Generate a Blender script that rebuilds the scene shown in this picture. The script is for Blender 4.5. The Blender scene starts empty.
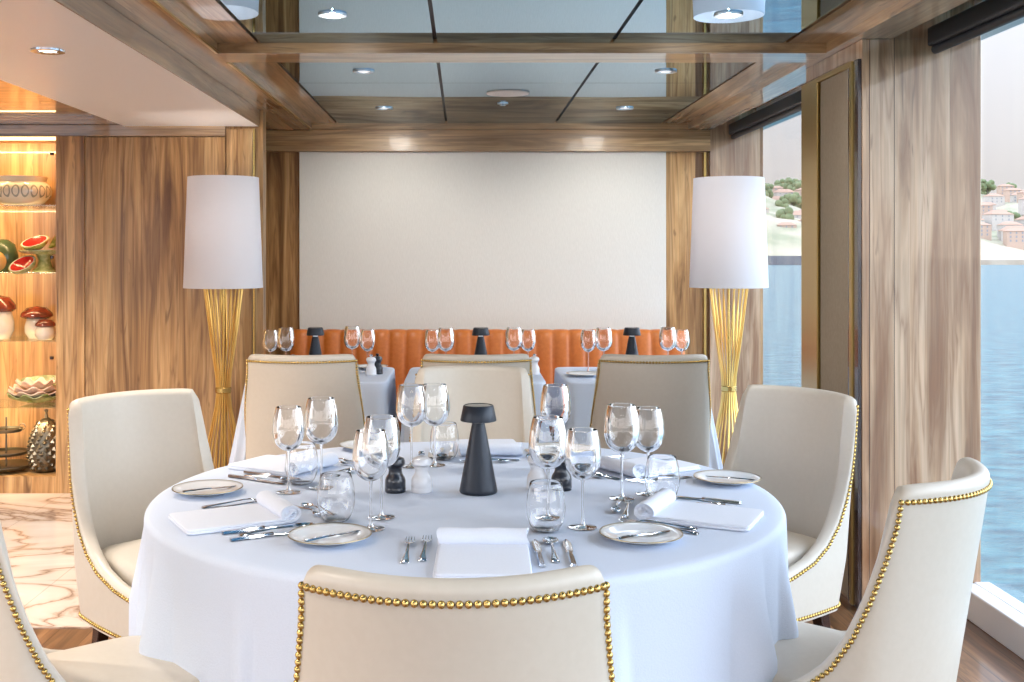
import bpy, math, random
from mathutils import Vector, Matrix
random.seed(7)
S = bpy.context.scene
COL = S.collection
PI = math.pi

# ------------------------------------------------------------------ camera
cd = bpy.data.cameras.new('camera'); cam = bpy.data.objects.new('camera', cd); COL.objects.link(cam)
cam.location = (0, 0, 1.45); cam.rotation_euler = (PI/2, 0, 0)
cd.sensor_width = 36; cd.lens = 36*1100/1024; cd.shift_x = (512-464)/1024; cd.shift_y = -(341-253)/1024
cd.clip_start = .05; cd.clip_end = 6000
S.camera = cam

# ------------------------------------------------------------------ node helpers
def nd(nt, t, **kw):
    n = nt.nodes.new(t)
    for k, v in kw.items(): setattr(n, k, v)
    return n
def lk(nt, a, b): nt.links.new(a, b)
def mth(nt, op, a, b=None, c=None):
    n = nd(nt, 'ShaderNodeMath', operation=op)
    for i, v in enumerate((a, b, c)):
        if v is None: continue
        if isinstance(v, (int, float)): n.inputs[i].default_value = v
        else: lk(nt, v, n.inputs[i])
    return n.outputs[0]
def ramp(nt, fac, stops, interp='LINEAR'):
    r = nd(nt, 'ShaderNodeValToRGB'); r.color_ramp.interpolation = interp
    e = r.color_ramp.elements
    while len(e) < len(stops): e.new(.5)
    for i, (p, c) in enumerate(stops):
        e[i].position = p; e[i].color = (*c, 1) if len(c) == 3 else c
    lk(nt, fac, r.inputs[0]); return r.outputs[0]
def mixc(nt, fac, a, b, mode='MIX'):
    n = nd(nt, 'ShaderNodeMix', data_type='RGBA', blend_type=mode)
    for s, v in ((n.inputs[0], fac), (n.inputs[6], a), (n.inputs[7], b)):
        if isinstance(v, (int, float)): s.default_value = v
        elif isinstance(v, tuple): s.default_value = (*v, 1)
        else: lk(nt, v, s)
    return n.outputs[2]

# ------------------------------------------------------------------ world: hazy bright sky, boosted overhead, behind and sideways as unseen fill light
w = bpy.data.worlds.new('world'); S.world = w; w.use_nodes = True
nt = w.node_tree; nt.nodes.clear()
tc = nd(nt, 'ShaderNodeTexCoord'); sp = nd(nt, 'ShaderNodeSeparateXYZ'); lk(nt, tc.outputs['Generated'], sp.inputs[0])
elev = ramp(nt, sp.outputs[2], [(0, (.93, .87, .84)), (.10, (.90, .88, .90)), (.22, (.84, .87, .95)), (.6, (.62, .76, 1.0))])
n1 = nd(nt, 'ShaderNodeTexNoise'); mp = nd(nt, 'ShaderNodeMapping'); mp.inputs['Scale'].default_value = (2, 2, 9)
lk(nt, tc.outputs['Generated'], mp.inputs[0]); lk(nt, mp.outputs[0], n1.inputs[0]); n1.inputs['Scale'].default_value = 2
skyc = mixc(nt, mth(nt, 'MULTIPLY', n1.outputs[0], .25), elev, (.98, .93, .92))
up = mth(nt, 'MAXIMUM', sp.outputs[2], 0)
beh = mth(nt, 'MAXIMUM', mth(nt, 'MULTIPLY', sp.outputs[1], -1), 0)
side = mth(nt, 'POWER', mth(nt, 'MAXIMUM', mth(nt, 'DIVIDE', mth(nt, 'SUBTRACT', sp.outputs[0], .56), .44), 0), .8)
st = mth(nt, 'ADD', mth(nt, 'ADD', .93, mth(nt, 'MULTIPLY', mth(nt, 'POWER', up, 1.3), 4.5)), mth(nt, 'ADD', mth(nt, 'MULTIPLY', beh, 3.4), mth(nt, 'MULTIPLY', side, 6.2)))
side2 = mth(nt, 'MAXIMUM', mth(nt, 'DIVIDE', mth(nt, 'SUBTRACT', mth(nt, 'MULTIPLY', sp.outputs[0], -1), .4), .6), 0)
st = mth(nt, 'ADD', st, mth(nt, 'MULTIPLY', side2, 5.0))
skyc = mixc(nt, mth(nt, 'MULTIPLY', side, .8), skyc, (.74, .86, 1.0))
bg = nd(nt, 'ShaderNodeBackground'); wo = nd(nt, 'ShaderNodeOutputWorld')
lk(nt, skyc, bg.inputs[0]); lk(nt, st, bg.inputs[1]); lk(nt, bg.outputs[0], wo.inputs[0])

# ------------------------------------------------------------------ view
S.view_settings.view_transform = 'Standard'; S.view_settings.look = 'None'
S.view_settings.exposure = -.10; S.view_settings.gamma = 1; S.view_settings.use_curve_mapping = False
S.cycles.transparent_max_bounces = 28; S.cycles.transmission_bounces = 14; S.cycles.max_bounces = 16; S.cycles.glossy_bounces = 6
S.cycles.use_denoising = True; S.cycles.sample_clamp_indirect = 6
S.cycles.caustics_reflective = False; S.cycles.caustics_refractive = False

def light(name, kind, loc, energy, color=(1, 1, 1), size=.1, rot=(0, 0, 0), spot=None, blend=.6):
    l = bpy.data.lights.new(name, kind); l.energy = energy; l.color = color
    if kind == 'AREA': l.size = size
    else: l.shadow_soft_size = size
    if spot: l.spot_size = math.radians(spot); l.spot_blend = blend
    o = bpy.data.objects.new(name, l); o.location = loc; o.rotation_euler = rot; COL.objects.link(o); return o
# recessed downlights of the mirrored ceiling (visible rows), plus unseen rows over and behind the camera added as fill
WARM = (1, .955, .89)
for x in (-.50, 1.005):
    for y in (-1.6, 0, 1.6, 3.0, 4.18, 5.48, 6.88):
        # the last two rows are swivelled towards the back wall
        light('downlight_and_fill', 'SPOT', (x, y, 2.325), 37 if y > 6 else 31 if y > 5 else 22 if y > 4 else 9 if y > 1 else 30, WARM if y > 1 else (.97, .98, 1), .08,
              (math.radians(34 if y > 6 else 52 if y > 5 else 0), 0, 0), 130 if y > 5 else 172, .9)

# ------------------------------------------------------------------ materials
def mat(name, color=(.8, .8, .8), rough=.5, metal=0, **kw):
    m = bpy.data.materials.new(name); m.use_nodes = True
    b = m.node_tree.nodes['Principled BSDF']
    b.inputs['Base Color'].default_value = (*color, 1); b.inputs['Roughness'].default_value = rough; b.inputs['Metallic'].default_value = metal
    for k, v in kw.items(): b.inputs[k.replace('_', ' ')].default_value = v
    return m
def bsdf(m): return m.node_tree.nodes['Principled BSDF']
def bump(m, vec_scale, strength, dist=.01, detail=3, kind='noise', coord='Object', rough_=.5):
    nt = m.node_tree; tc = nd(nt, 'ShaderNodeTexCoord'); mp = nd(nt, 'ShaderNodeMapping')
    mp.inputs['Scale'].default_value = vec_scale if isinstance(vec_scale, tuple) else (vec_scale,)*3
    lk(nt, tc.outputs[coord], mp.inputs[0]); n = nd(nt, 'ShaderNodeTexNoise'); n.inputs['Scale'].default_value = 1; n.inputs['Detail'].default_value = detail
    lk(nt, mp.outputs[0], n.inputs[0]); b = nd(nt, 'ShaderNodeBump'); b.inputs['Strength'].default_value = strength; b.inputs['Distance'].default_value = dist
    lk(nt, n.outputs[0], b.inputs['Height']); lk(nt, b.outputs[0], bsdf(m).inputs['Normal']); return n
def mottled(name, c1, c2, scale, rough=.5, bumps=0, **kw):
    m = mat(name, c1, rough, **kw); nt = m.node_tree
    n = bump(m, scale, bumps or .05)
    lk(nt, ramp(nt, n.outputs[0], [(.35, c1), (.65, c2)]), bsdf(m).inputs['Base Color']); return m

def wood(name, axis, dark, mid, lightc, rough=.35, coat=1.0, coat_ior=1.6, coat_rough=.04, plank=.16, seams=False):
    m = mat(name, mid, rough); nt = m.node_tree; b = bsdf(m)
    tc = nd(nt, 'ShaderNodeTexCoord'); s = nd(nt, 'ShaderNodeSeparateXYZ'); lk(nt, tc.outputs['Object'], s.inputs[0])
    x, y, z = s.outputs
    if axis == 'Z': ac = mth(nt, 'ADD', x, y); al = z
    elif axis == 'X': ac = mth(nt, 'ADD', y, z); al = x
    else: ac = mth(nt, 'ADD', x, z); al = y
    pid = mth(nt, 'FLOOR', mth(nt, 'DIVIDE', ac, plank))
    wn = nd(nt, 'ShaderNodeTexWhiteNoise', noise_dimensions='1D'); lk(nt, pid, wn.inputs['W'])
    def vec(sa, sl, off):
        c = nd(nt, 'ShaderNodeCombineXYZ'); lk(nt, mth(nt, 'MULTIPLY', ac, sa), c.inputs[0]); lk(nt, mth(nt, 'MULTIPLY', al, sl), c.inputs[1])
        lk(nt, mth(nt, 'MULTIPLY_ADD', wn.outputs[0], 3, off), c.inputs[2]); return c.outputs[0]
    a = nd(nt, 'ShaderNodeTexNoise'); lk(nt, vec(9, .7, 0), a.inputs[0]); a.inputs['Scale'].default_value = 1; a.inputs['Detail'].default_value = 5; a.inputs['Distortion'].default_value = 1.2; a.inputs['Roughness'].default_value = .55
    f = nd(nt, 'ShaderNodeTexNoise'); lk(nt, vec(85, 2.2, 5), f.inputs[0]); f.inputs['Scale'].default_value = 1; f.inputs['Detail'].default_value = 3
    k = nd(nt, 'ShaderNodeTexNoise'); lk(nt, vec(14, 1.6, 9), k.inputs[0]); k.inputs['Scale'].default_value = 1; k.inputs['Detail'].default_value = 2; k.inputs['Distortion'].default_value = 2.0
    col = ramp(nt, a.outputs[0], [(.34, dark), (.43, tuple((d+q)/2 for d, q in zip(dark, mid))), (.51, mid), (.66, lightc)])
    col = mixc(nt, .55, col, ramp(nt, f.outputs[0], [(.3, (.6, .58, .55)), (.65, (1.12, 1.11, 1.1))]), 'MULTIPLY')
    col = mixc(nt, ramp(nt, k.outputs[0], [(.66, (0, 0, 0)), (.76, (.75, .75, .75))]), col, tuple(c*.55 for c in dark))
    vn = nd(nt, 'ShaderNodeTexNoise'); lk(nt, vec(11, .55, 21), vn.inputs[0]); vn.inputs['Scale'].default_value = 1; vn.inputs['Detail'].default_value = 4; vn.inputs['Distortion'].default_value = .8
    va = mth(nt, 'ABSOLUTE', mth(nt, 'SUBTRACT', vn.outputs[0], .5))
    col = mixc(nt, ramp(nt, va, [(0, (.6, .6, .6)), (.018, (.25, .25, .25)), (.045, (0, 0, 0))]), col, dark)
    col = mixc(nt, 1.0, col, ramp(nt, wn.outputs[0], [(0, (.84, .84, .84)), (1, (1.12, 1.1, 1.08))]), 'MULTIPLY')
    if seams:
        fr = mth(nt, 'FRACT', mth(nt, 'DIVIDE', ac, plank))
        col = mixc(nt, mth(nt, 'LESS_THAN', fr, .02), col, tuple(c*.25 for c in dark))
    lk(nt, col, b.inputs['Base Color'])
    b.inputs['Coat Weight'].default_value = coat; b.inputs['Coat Roughness'].default_value = coat_rough; b.inputs['Coat IOR'].default_value = coat_ior
    return m
WD, WM_, WL = (.16, .068, .02), (.48, .27, .105), (.68, .44, .21)
M = {}
M['wood_z'] = wood('lacquered_wood_upright', 'Z', WD, WM_, WL, coat=.15, coat_ior=1.45)
M['wood_x'] = wood('lacquered_wood_across', 'X', (.20, .105, .04), (.46, .28, .13), (.63, .43, .23), coat_ior=1.9, coat_rough=.02)
M['wood_y'] = wood('lacquered_wood_lengthwise', 'Y', (.19, .095, .04), (.44, .265, .125), (.60, .40, .21), coat_ior=1.8, coat_rough=.02)
M['wood_header'] = wood('satin_wood_header', 'X', (.20, .105, .04), (.46, .28, .13), (.63, .43, .23), coat=.1)
M['wood_pale'] = wood('pale_lacquered_wood', 'Z', (.30, .15, .07), (.56, .37, .22), (.72, .53, .36), coat_ior=1.55, coat=.8)
M['wood_warm'] = wood('warm_cabinet_wood', 'Z', (.30, .15, .05), (.55, .31, .13), (.68, .43, .20), coat=.3)
M['floor_wood'] = wood('floor_planks', 'Y', (.09, .04, .018), (.21, .10, .045), (.33, .17, .08), coat=.6, coat_rough=.12, plank=.13, seams=True)
M['leather'] = mottled('cream_leather', (.59, .54, .46), (.605, .555, .475), 60, .38, .02)
M['brass'] = mat('polished_brass', (.55, .38, .13), .27, 1)
M['brass_strip'] = mat('satin_brass_strip', (.50, .34, .12), .35, 1)
M['gold'] = mat('gold_rod', (.80, .52, .16), .28, 1)
M['dark_leg'] = mat('dark_stained_leg', (.035, .015, .012), .25, 0, Coat_Weight=.5)
M['red_leg'] = M['dark_leg']
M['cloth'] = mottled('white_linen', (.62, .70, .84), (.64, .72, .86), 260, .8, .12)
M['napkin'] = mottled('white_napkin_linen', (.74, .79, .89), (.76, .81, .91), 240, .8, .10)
M['steel'] = mat('polished_steel', (.74, .76, .80), .10, 1)
M['china'] = mat('white_china', (.80, .83, .86), .12, 0, Coat_Weight=.6)
M['rim_gold'] = mat('dark_gold_band', (.30, .24, .14), .3, .7)
M['slate'] = mat('matt_slate_blue_metal', (.013, .019, .031), .4, .2)
M['slate_top'] = mat('gloss_dark_glass', (.02, .03, .03), .1, 0)
M['mill_black'] = mat('black_lacquered_mill', (.008, .012, .022), .28, 0, Coat_Weight=.5)
M['mill_white'] = mat('white_lacquered_mill', (.80, .81, .84), .28, 0, Coat_Weight=.5)
M['orange'] = mottled('orange_leather', (.50, .135, .018), (.56, .16, .025), 40, .42, .05)
M['wallpaper'] = mottled('cream_wall_fabric', (.72, .70, .65), (.76, .74, .69), (260, 260, 30), .85, .15)
M['fabric'] = mottled('taupe_fabric_panel', (.34, .28, .20), (.40, .33, .24), (300, 300, 60), .9, .2)
M['white'] = mat('white_ceiling_paint', (.93, .92, .91), .3)
M['sill'] = mat('white_window_sill', (.82, .83, .85), .35)
M['blind'] = mat('charcoal_blind', (.028, .033, .042), .45)
M['black'] = mat('black_groove', (.008, .010, .014), .5)
M['plain'] = mat('offwhite_wall_paint', (.70, .66, .60), .6)
M['light_metal'] = mat('brushed_downlight_ring', (.55, .66, .75), .3, .9)
M['speaker'] = mat('white_perforated_speaker', (.80, .78, .74), .6)
M['ship'] = mat('white_ship_paint', (.78, .80, .82), .5)
m = M['mirror'] = mat('blue_tinted_mirror', (.19, .40, .58), .015, 1)
n = bump(m, (.9, .9, .9), .10, .03, 1)
def emis(name, c, s):
    m = mat(name, c, .5); bsdf(m).inputs['Emission Color'].default_value = (*c, 1); bsdf(m).inputs['Emission Strength'].default_value = s; return m
M['lamp_on'] = emis('lit_lens', (1, .83, .6), 6)
M['lens'] = emis('ceiling_lens', (.9, .95, 1), .8)
M['strip_on'] = emis('warm_light_strip', (1, .72, .36), 5)
# lamp shade: fabric that lets light through
m = M['shade'] = bpy.data.materials.new('white_shade_fabric'); m.use_nodes = True; nt = m.node_tree; nt.nodes.clear()
d = nd(nt, 'ShaderNodeBsdfDiffuse'); d.inputs[0].default_value = (.86, .87, .92, 1); t = nd(nt, 'ShaderNodeBsdfTranslucent'); t.inputs[0].default_value = (.86, .84, .84, 1)
mx = nd(nt, 'ShaderNodeMixShader'); mx.inputs[0].default_value = .35; o = nd(nt, 'ShaderNodeOutputMaterial')
lk(nt, d.outputs[0], mx.inputs[1]); lk(nt, t.outputs[0], mx.inputs[2]); lk(nt, mx.outputs[0], o.inputs[0])
def glassmat(name, tint, lo, hi, power=2.6):
    m = bpy.data.materials.new(name); m.use_nodes = True; nt = m.node_tree; nt.nodes.clear()
    t = nd(nt, 'ShaderNodeBsdfTransparent'); t.inputs[0].default_value = (*tint, 1)
    g = nd(nt, 'ShaderNodeBsdfGlossy'); g.inputs['Roughness'].default_value = .01; g.inputs[0].default_value = (1, 1, 1, 1)
    lw = nd(nt, 'ShaderNodeLayerWeight'); lw.inputs[0].default_value = .5
    f = mth(nt, 'MULTIPLY_ADD', mth(nt, 'POWER', lw.outputs['Facing'], power), hi-lo, lo)
    mx = nd(nt, 'ShaderNodeMixShader'); o = nd(nt, 'ShaderNodeOutputMaterial')
    lk(nt, f, mx.inputs[0]); lk(nt, t.outputs[0], mx.inputs[1]); lk(nt, g.outputs[0], mx.inputs[2]); lk(nt, mx.outputs[0], o.inputs[0]); return m
M['glass'] = mat('clear_drinking_glass', (1, 1, 1), 0, 0, Transmission_Weight=1, IOR=1.42)
M['stem_glass'] = mat('solid_stem_glass', (1, 1, 1), 0, 0, Transmission_Weight=1, IOR=1.42)
M['pane'] = glassmat('window_glass', (.97, .98, .985), .02, .5, 4)
M['shelf_glass'] = glassmat('shelf_glass', (.85, .90, .87), .05, .6, 3)
# marble
m = M['marble'] = mat('polished_marble', (.7, .6, .5), .10, 0); nt = m.node_tree
tc = nd(nt, 'ShaderNodeTexCoord'); mp = nd(nt, 'ShaderNodeMapping'); mp.inputs['Rotation'].default_value = (0, 0, .5); mp.inputs['Scale'].default_value = (1.2, 2.4, 1); lk(nt, tc.outputs['Object'], mp.inputs[0])
n = nd(nt, 'ShaderNodeTexNoise'); n.inputs['Scale'].default_value = .75; n.inputs['Detail'].default_value = 6; n.inputs['Distortion'].default_value = 1.4; lk(nt, mp.outputs[0], n.inputs[0])
v = mth(nt, 'ABSOLUTE', mth(nt, 'SUBTRACT', n.outputs[0], .5))
c = ramp(nt, v, [(0, (.30, .20, .15)), (.010, (.50, .38, .30)), (.03, (.66, .56, .49)), (.2, (.80, .72, .66))])
br = nd(nt, 'ShaderNodeTexBrick'); br.offset = 0; br.inputs['Scale'].default_value = 1; br.inputs['Mortar Size'].default_value = .003; br.inputs['Brick Width'].default_value = .6; br.inputs['Row Height'].default_value = .6
lk(nt, tc.outputs['Object'], br.inputs[0])
c = mixc(nt, mth(nt, 'MULTIPLY', br.outputs['Fac'], .35), c, (.25, .17, .12)); lk(nt, c, bsdf(m).inputs['Base Color'])
# sea
m = M['sea'] = mat('sea_water', (.07, .24, .32), .3, 0); nt = m.node_tree
tc = nd(nt, 'ShaderNodeTexCoord'); mp = nd(nt, 'ShaderNodeMapping'); mp.inputs['Scale'].default_value = (.5, 1.1, 1); lk(nt, tc.outputs['Object'], mp.inputs[0])
n = nd(nt, 'ShaderNodeTexNoise'); n.inputs['Scale'].default_value = 1.0; n.inputs['Detail'].default_value = 8; n.inputs['Roughness'].default_value = .62; lk(nt, mp.outputs[0], n.inputs[0])
b = nd(nt, 'ShaderNodeBump'); b.inputs['Strength'].default_value = .9; b.inputs['Distance'].default_value = .5; lk(nt, n.outputs[0], b.inputs['Height']); lk(nt, b.outputs[0], bsdf(m).inputs['Normal'])
lk(nt, ramp(nt, n.outputs[0], [(.38, (.035, .17, .25)), (.60, (.14, .42, .48))]), bsdf(m).inputs['Base Color'])
M['hill'] = mottled('scrubby_hillside', (.26, .27, .17), (.50, .42, .32), .03, .9)
M['cliff'] = mottled('sandy_cliff', (.38, .31, .24), (.46, .39, .31), .05, .9)
M['quay'] = mottled('stone_quay', (.10, .12, .15), (.15, .16, .18), .1, .9)
M['tree'] = mottled('far_foliage', (.09, .13, .05), (.17, .21, .10), .2, .9)
M['h1'] = mat('pale_render', (.46, .42, .38), .9); M['h2'] = mat('peach_render', (.44, .32, .25), .9); M['roof'] = mat('terracotta_roof', (.40, .25, .18), .9); M['win'] = mat('far_window', (.2, .22, .25), .4)

EXT = .42       # outdoor colours darkened to offset the boosted sky light
for k in ('sea', 'hill', 'cliff', 'quay', 'tree', 'h1', 'h2', 'roof', 'win'):
    t_ = M[k].node_tree; b_ = bsdf(M[k]).inputs['Base Color']; EXT = .40 if k == 'sea' else .85
    b_.default_value = [c*EXT for c in b_.default_value[:3]]+[1]
    for n_ in t_.nodes:
        if n_.type == 'VALTORGB':
            for e_ in n_.color_ramp.elements: e_.color = [c*EXT for c in e_.color[:3]]+[1]

# ------------------------------------------------------------------ mesh helpers
class MB:
    def __init__(s): s.v = []; s.f = []
    def add(s, vs, fs):
        o = len(s.v); s.v += [tuple(p) for p in vs]; s.f += [tuple(i+o for i in f) for f in fs]; return s
    def box(s, x0, x1, y0, y1, z0, z1):
        v = [(x, y, z) for x in (x0, x1) for y in (y0, y1) for z in (z0, z1)]
        return s.add(v, [(0, 1, 3, 2), (4, 6, 7, 5), (0, 4, 5, 1), (2, 3, 7, 6), (0, 2, 6, 4), (1, 5, 7, 3)])
    def grid(s, rows, close_u=False, close_v=False):
        n = len(rows[0]); m = len(rows); v = [p for r in rows for p in r]; f = []
        for i in range(m if close_v else m-1):
            for j in range(n if close_u else n-1):
                a, b = i*n+j, i*n+(j+1) % n; c, d = ((i+1) % m)*n+(j+1) % n, ((i+1) % m)*n+j
                f.append((a, b, c, d))
        return s.add(v, f)
    def lathe(s, prof, n=32, c=(0, 0, 0), cap0=False, cap1=False, sx=1, sy=1):
        rows = [[(c[0]+r*sx*math.cos(2*PI*j/n), c[1]+r*sy*math.sin(2*PI*j/n), c[2]+z) for j in range(n)] for r, z in prof]
        o = len(s.v); s.grid(rows, close_u=True)
        if cap0: s.f.append(tuple(o+j for j in reversed(range(n))))
        if cap1: s.f.append(tuple(o+(len(prof)-1)*n+j for j in range(n)))
        return s
    def tube(s, pts, rad, n=8, cap=True):
        pts = [Vector(p) for p in pts]; rows = []
        rr = rad if isinstance(rad, (list, tuple)) else [rad]*len(pts)
        for i, p in enumerate(pts):
            d = (pts[min(i+1, len(pts)-1)]-pts[max(i-1, 0)]).normalized()
            a = Vector((0, 0, 1)) if abs(d.z) < .9 else Vector((1, 0, 0))
            u = d.cross(a).normalized(); w_ = d.cross(u).normalized()
            rows.append([p+(u*math.cos(2*PI*k/n)+w_*math.sin(2*PI*k/n))*rr[i] for k in range(n)])
        o = len(s.v); s.grid(rows, close_u=True)
        if cap:
            s.f.append(tuple(o+k for k in range(n))); s.f.append(tuple(o+(len(pts)-1)*n+k for k in reversed(range(n))))
        return s
    def ribbon(s, pts, th):     # pts: (y, halfwidth, z, xcentre) flat strip of thickness th
        rows = []
        for p in pts:
            y, hw, z = p[:3]; x = p[3] if len(p) > 3 else 0
            rows.append([(x-hw, y, z), (x-hw*.6, y, z+th), (x+hw*.6, y, z+th), (x+hw, y, z), (x, y, z-th*.3)])
        o = len(s.v); s.grid(rows, close_u=True); n = 5
        s.f.append(tuple(o+k for k in reversed(range(n)))); s.f.append(tuple(o+(len(pts)-1)*n+k for k in range(n))); return s
    def slab(s, cx, cy, hx, hy, z0, z1, e=5, rd=.02, n=64, crown=0):   # superellipse cushion
        def ring(k, z):
            out = []
            for j in range(n):
                a = 2*PI*j/n; c_, s_ = math.cos(a), math.sin(a)
                out.append((cx+(hx-k)*math.copysign(abs(c_)**(2/e), c_), cy+(hy-k)*math.copysign(abs(s_)**(2/e), s_), z))
            return out
        rows = [ring(rd, z0)]
        for q in range(5):
            a = PI/2*q/4; rows.append(ring(rd*(1-math.sin(a)), z0+rd*(1-math.cos(a))))
        for q in range(5):
            a = PI/2*q/4; rows.append(ring(rd*(1-math.cos(a)), z1-rd*(1-math.sin(a))))
        m_ = min(hx, hy)
        for q in (.75, .5, .25, .02):
            rows.append(ring(rd+(m_-rd)*(1-q), z1+crown*(1-q*q)))
        o = len(s.v); s.grid(rows, close_u=True)
        s.f.append(tuple(o+j for j in reversed(range(n)))); s.f.append(tuple(o+(len(rows)-1)*n+j for j in range(n))); return s
    def ball(s, c, r, nu=8, nv=6, sz=1):
        prof = [(max(r*math.sin(PI*i/nv), 1e-5), -r*sz*math.cos(PI*i/nv)) for i in range(nv+1)]
        return s.lathe(prof, nu, c)
    def build(s, name, m, parent=None, smooth=True, bevel=0, angle=40):
        me = bpy.data.meshes.new(name); me.from_pydata(s.v, [], s.f); me.materials.append(M[m] if isinstance(m, str) else m)
        import bmesh
        bm = bmesh.new(); bm.from_mesh(me); bmesh.ops.remove_doubles(bm, verts=bm.verts, dist=1e-6); bmesh.ops.recalc_face_normals(bm, faces=bm.faces); bm.to_mesh(me); bm.free()
        if smooth:
            me.shade_smooth()
            me.set_sharp_from_angle(angle=math.radians(angle))
        o = bpy.data.objects.new(name, me); COL.objects.link(o)
        if parent: o.parent = parent
        if bevel:
            b = o.modifiers.new('bevel', 'BEVEL'); b.width = bevel; b.segments = 2; b.limit_method = 'ANGLE'
        return o
def tag(o, label=None, cat=None, group=None):
    if label: o['label'] = label
    if cat: o['category'] = cat
    if group: o['group'] = group
    return o
def thing(name, label, cat, loc=(0, 0, 0), rz=0, group=None):
    o = bpy.data.objects.new(name, None); o.empty_display_size = .05; COL.objects.link(o); o.location = loc; o.rotation_euler = (0, 0, rz); return tag(o, label, cat, group)
def struct(o): o['kind'] = 'structure'; return o
KIDS = {}
def copy_tree(o, parent=None):
    c = o.copy(); COL.objects.link(c)
    if parent: c.parent = parent
    for ch in [k for k in ALL if k.parent == o]: copy_tree(ch, c)
    return c
ALL = []
class Proto:
    """first call moves the built thing itself, later calls copy it with its parts"""
    def __init__(s, root):
        s.root = root; s.used = False
        s.tree = [k for k in bpy.data.objects]
    def put(s, loc, rz, label, group=None, tilt=0):
        global ALL
        if not s.used: o = s.root; s.used = True
        else:
            ALL = s.tree; o = copy_tree(s.root)
        o.location = loc; o.rotation_euler = (tilt, 0, rz); o['label'] = label
        if group: o['group'] = group
        return o

# ------------------------------------------------------------------ the room
def B(name, m, *boxes, bevel=0, parent=None, smooth=False):
    q = MB()
    for b in boxes: q.box(*b)
    o = q.build(name, m, parent, smooth=smooth, bevel=bevel); return o
YB, YL = 7.8, 6.65           # back wall, left (forward) wall
struct(B('floor', 'floor_wood', (-4.6, 2.12, -4.2, 8.1, -.08, 0)))
struct(B('trim_1', 'marble', (-4.6, -.95, 4.25, 6.62, 0, .004)))
struct(B('wall_back', 'wood_z', (-1.60, 2.12, YB, YB+.12, 0, 2.7)))
# cream fabric panel on the back wall with shadow gap
struct(B('trim_2', 'wallpaper', (-1.165, 1.43, YB-.02, YB-.001, .4, 2.17), bevel=.004))
struct(B('trim_3', 'brass_strip', (1.695, 1.712, YB-.03, YB, 0, 2.16)))
struct(B('trim_4', 'wood_pale', (1.735, 2.086, YB-.05, YB-.001, 0, 2.46)))
# left wall with panel and pilaster
struct(B('wall_left', 'wood_z', (-2.45, -1.241, YL, YL+.10, 0, 2.6), (-1.241, -1.215, YL, YL+.10, 0, 2.313), (-1.58, -1.48, YL+.10, YB, 0, 2.6), (-4.6, -3.45, YL, YL+.1, 0, 2.24)))
struct(B('trim_5', 'wood_x', (-3.45, -1.44, YL-.02, YL-.001, 2.155, 2.225), bevel=.003))
struct(B('trim_6', 'wood_z', (-1.432, -1.275, YL-.02, YL-.001, 0, 2.198), bevel=.003))
struct(B('trim_7', 'wood_z', (-2.285, -1.44, YL-.02, YL-.001, 0, 2.15), bevel=.003))
struct(B('trim_8', 'brass', (-1.272, -1.262, YL-.02, YL-.001, 0, 2.198)))
# ceilings
struct(B('ceiling', 'white', (-2.05, -1.24, -4.2, YL, 2.215, 2.26), (-4.6, 2.12, -4.2, 8.1, 2.70, 2.76)))
struct(B('trim_9', 'wood_x', (-4.6, -2.05, -4.2, YL, 2.225, 2.28)))
HB, HC = 1.45+.864, 1.45+.907      # underside of the beams, mirrored ceiling
struct(B('trim_10', 'wood_y', (-1.24, -1.065, -4.2, YB, HB, 2.6), (-1.244, -1.236, -4.2, YL, 2.215, HB), bevel=.002))      # left lengthwise beam
struct(B('trim_28', 'wood_y', (-1.58, -1.241, YL+.11, YB-.001, HB, 2.5)))
struct(B('trim_11', 'wood_y', (1.565, 1.73, -4.2, YB, HB, 2.69), bevel=.003))         # right lengthwise beam
struct(B('trim_12', 'wood_header', (-1.45, 1.73, 7.72, YB, 2.165, HB-.001), (-1.065, 1.565, 7.69, YB, HB-.001, 2.5), bevel=.002))         # header over the cream panel
struct(B('trim_13', 'wood_header', (-1.065, 1.565, 4.75, 4.98, HB+.002, 2.5)))
struct(B('trim_27', 'wood_x', (-1.065, 1.565, 4.75, 4.98, HB-.002, HB+.002)))
for x in (-.50, 1.005): light('cross_beam_fill', 'POINT', (x, 4.18, HC-.012), 5, WARM, .007)       # extra point lamps added to brighten the cross beam face
struct(B('trim_14', 'wood_y', (-1.065, -.893, -4.2, 4.75, HC, 2.45), (-1.065, -.893, 4.98, 7.69, HC, 2.45), (1.393, 1.565, -4.2, 4.75, HC, 2.45), (1.393, 1.565, 4.98, 7.69, HC, 2.45)))
struct(B('trim_15', 'brass_strip', (-1.074, -1.060, -4.2, 4.745, HB-.004, HB+.006), (-1.074, -1.060, 4.985, 7.68, HB-.004, HB+.006)))
xs = [-.884, -.123, .636, 1.384]; ysA = [4.98, 5.87, 6.56, 7.69]; ysB = [-4.2, -2, .4, 2.6, 4.75]
struct(B('trim_16', 'black', (-.895, 1.395, -4.2, 7.69, HC+.018, HC+.023)))
q = MB()
for ys in (ysA, ysB):
    for i in range(3):
        for j in range(len(ys)-1):
            q.box(xs[i]+.008, xs[i+1]-.008, ys[j]+.003, ys[j+1]-.003, HC, HC+.017)
struct(q.build('trim_17', 'mirror', smooth=False))
# right side: upper soffit, pillars, windows
struct(B('trim_18', 'wood_x', (1.73, 2.12, -4.2, YB, 2.47, 2.6)))
struct(B('trim_19', 'wood_pale', (1.607, 2.086, 4.44, 5.17, 0, 2.314), (1.731, 2.086, 4.44, 5.17, 2.314, 2.47), bevel=.002))
struct(B('trim_20', 'black', (1.636, 1.6375, 4.439, 4.4405, 0, 2.31), (1.736, 1.7375, 4.439, 4.4405, 0, 2.47)))
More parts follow.
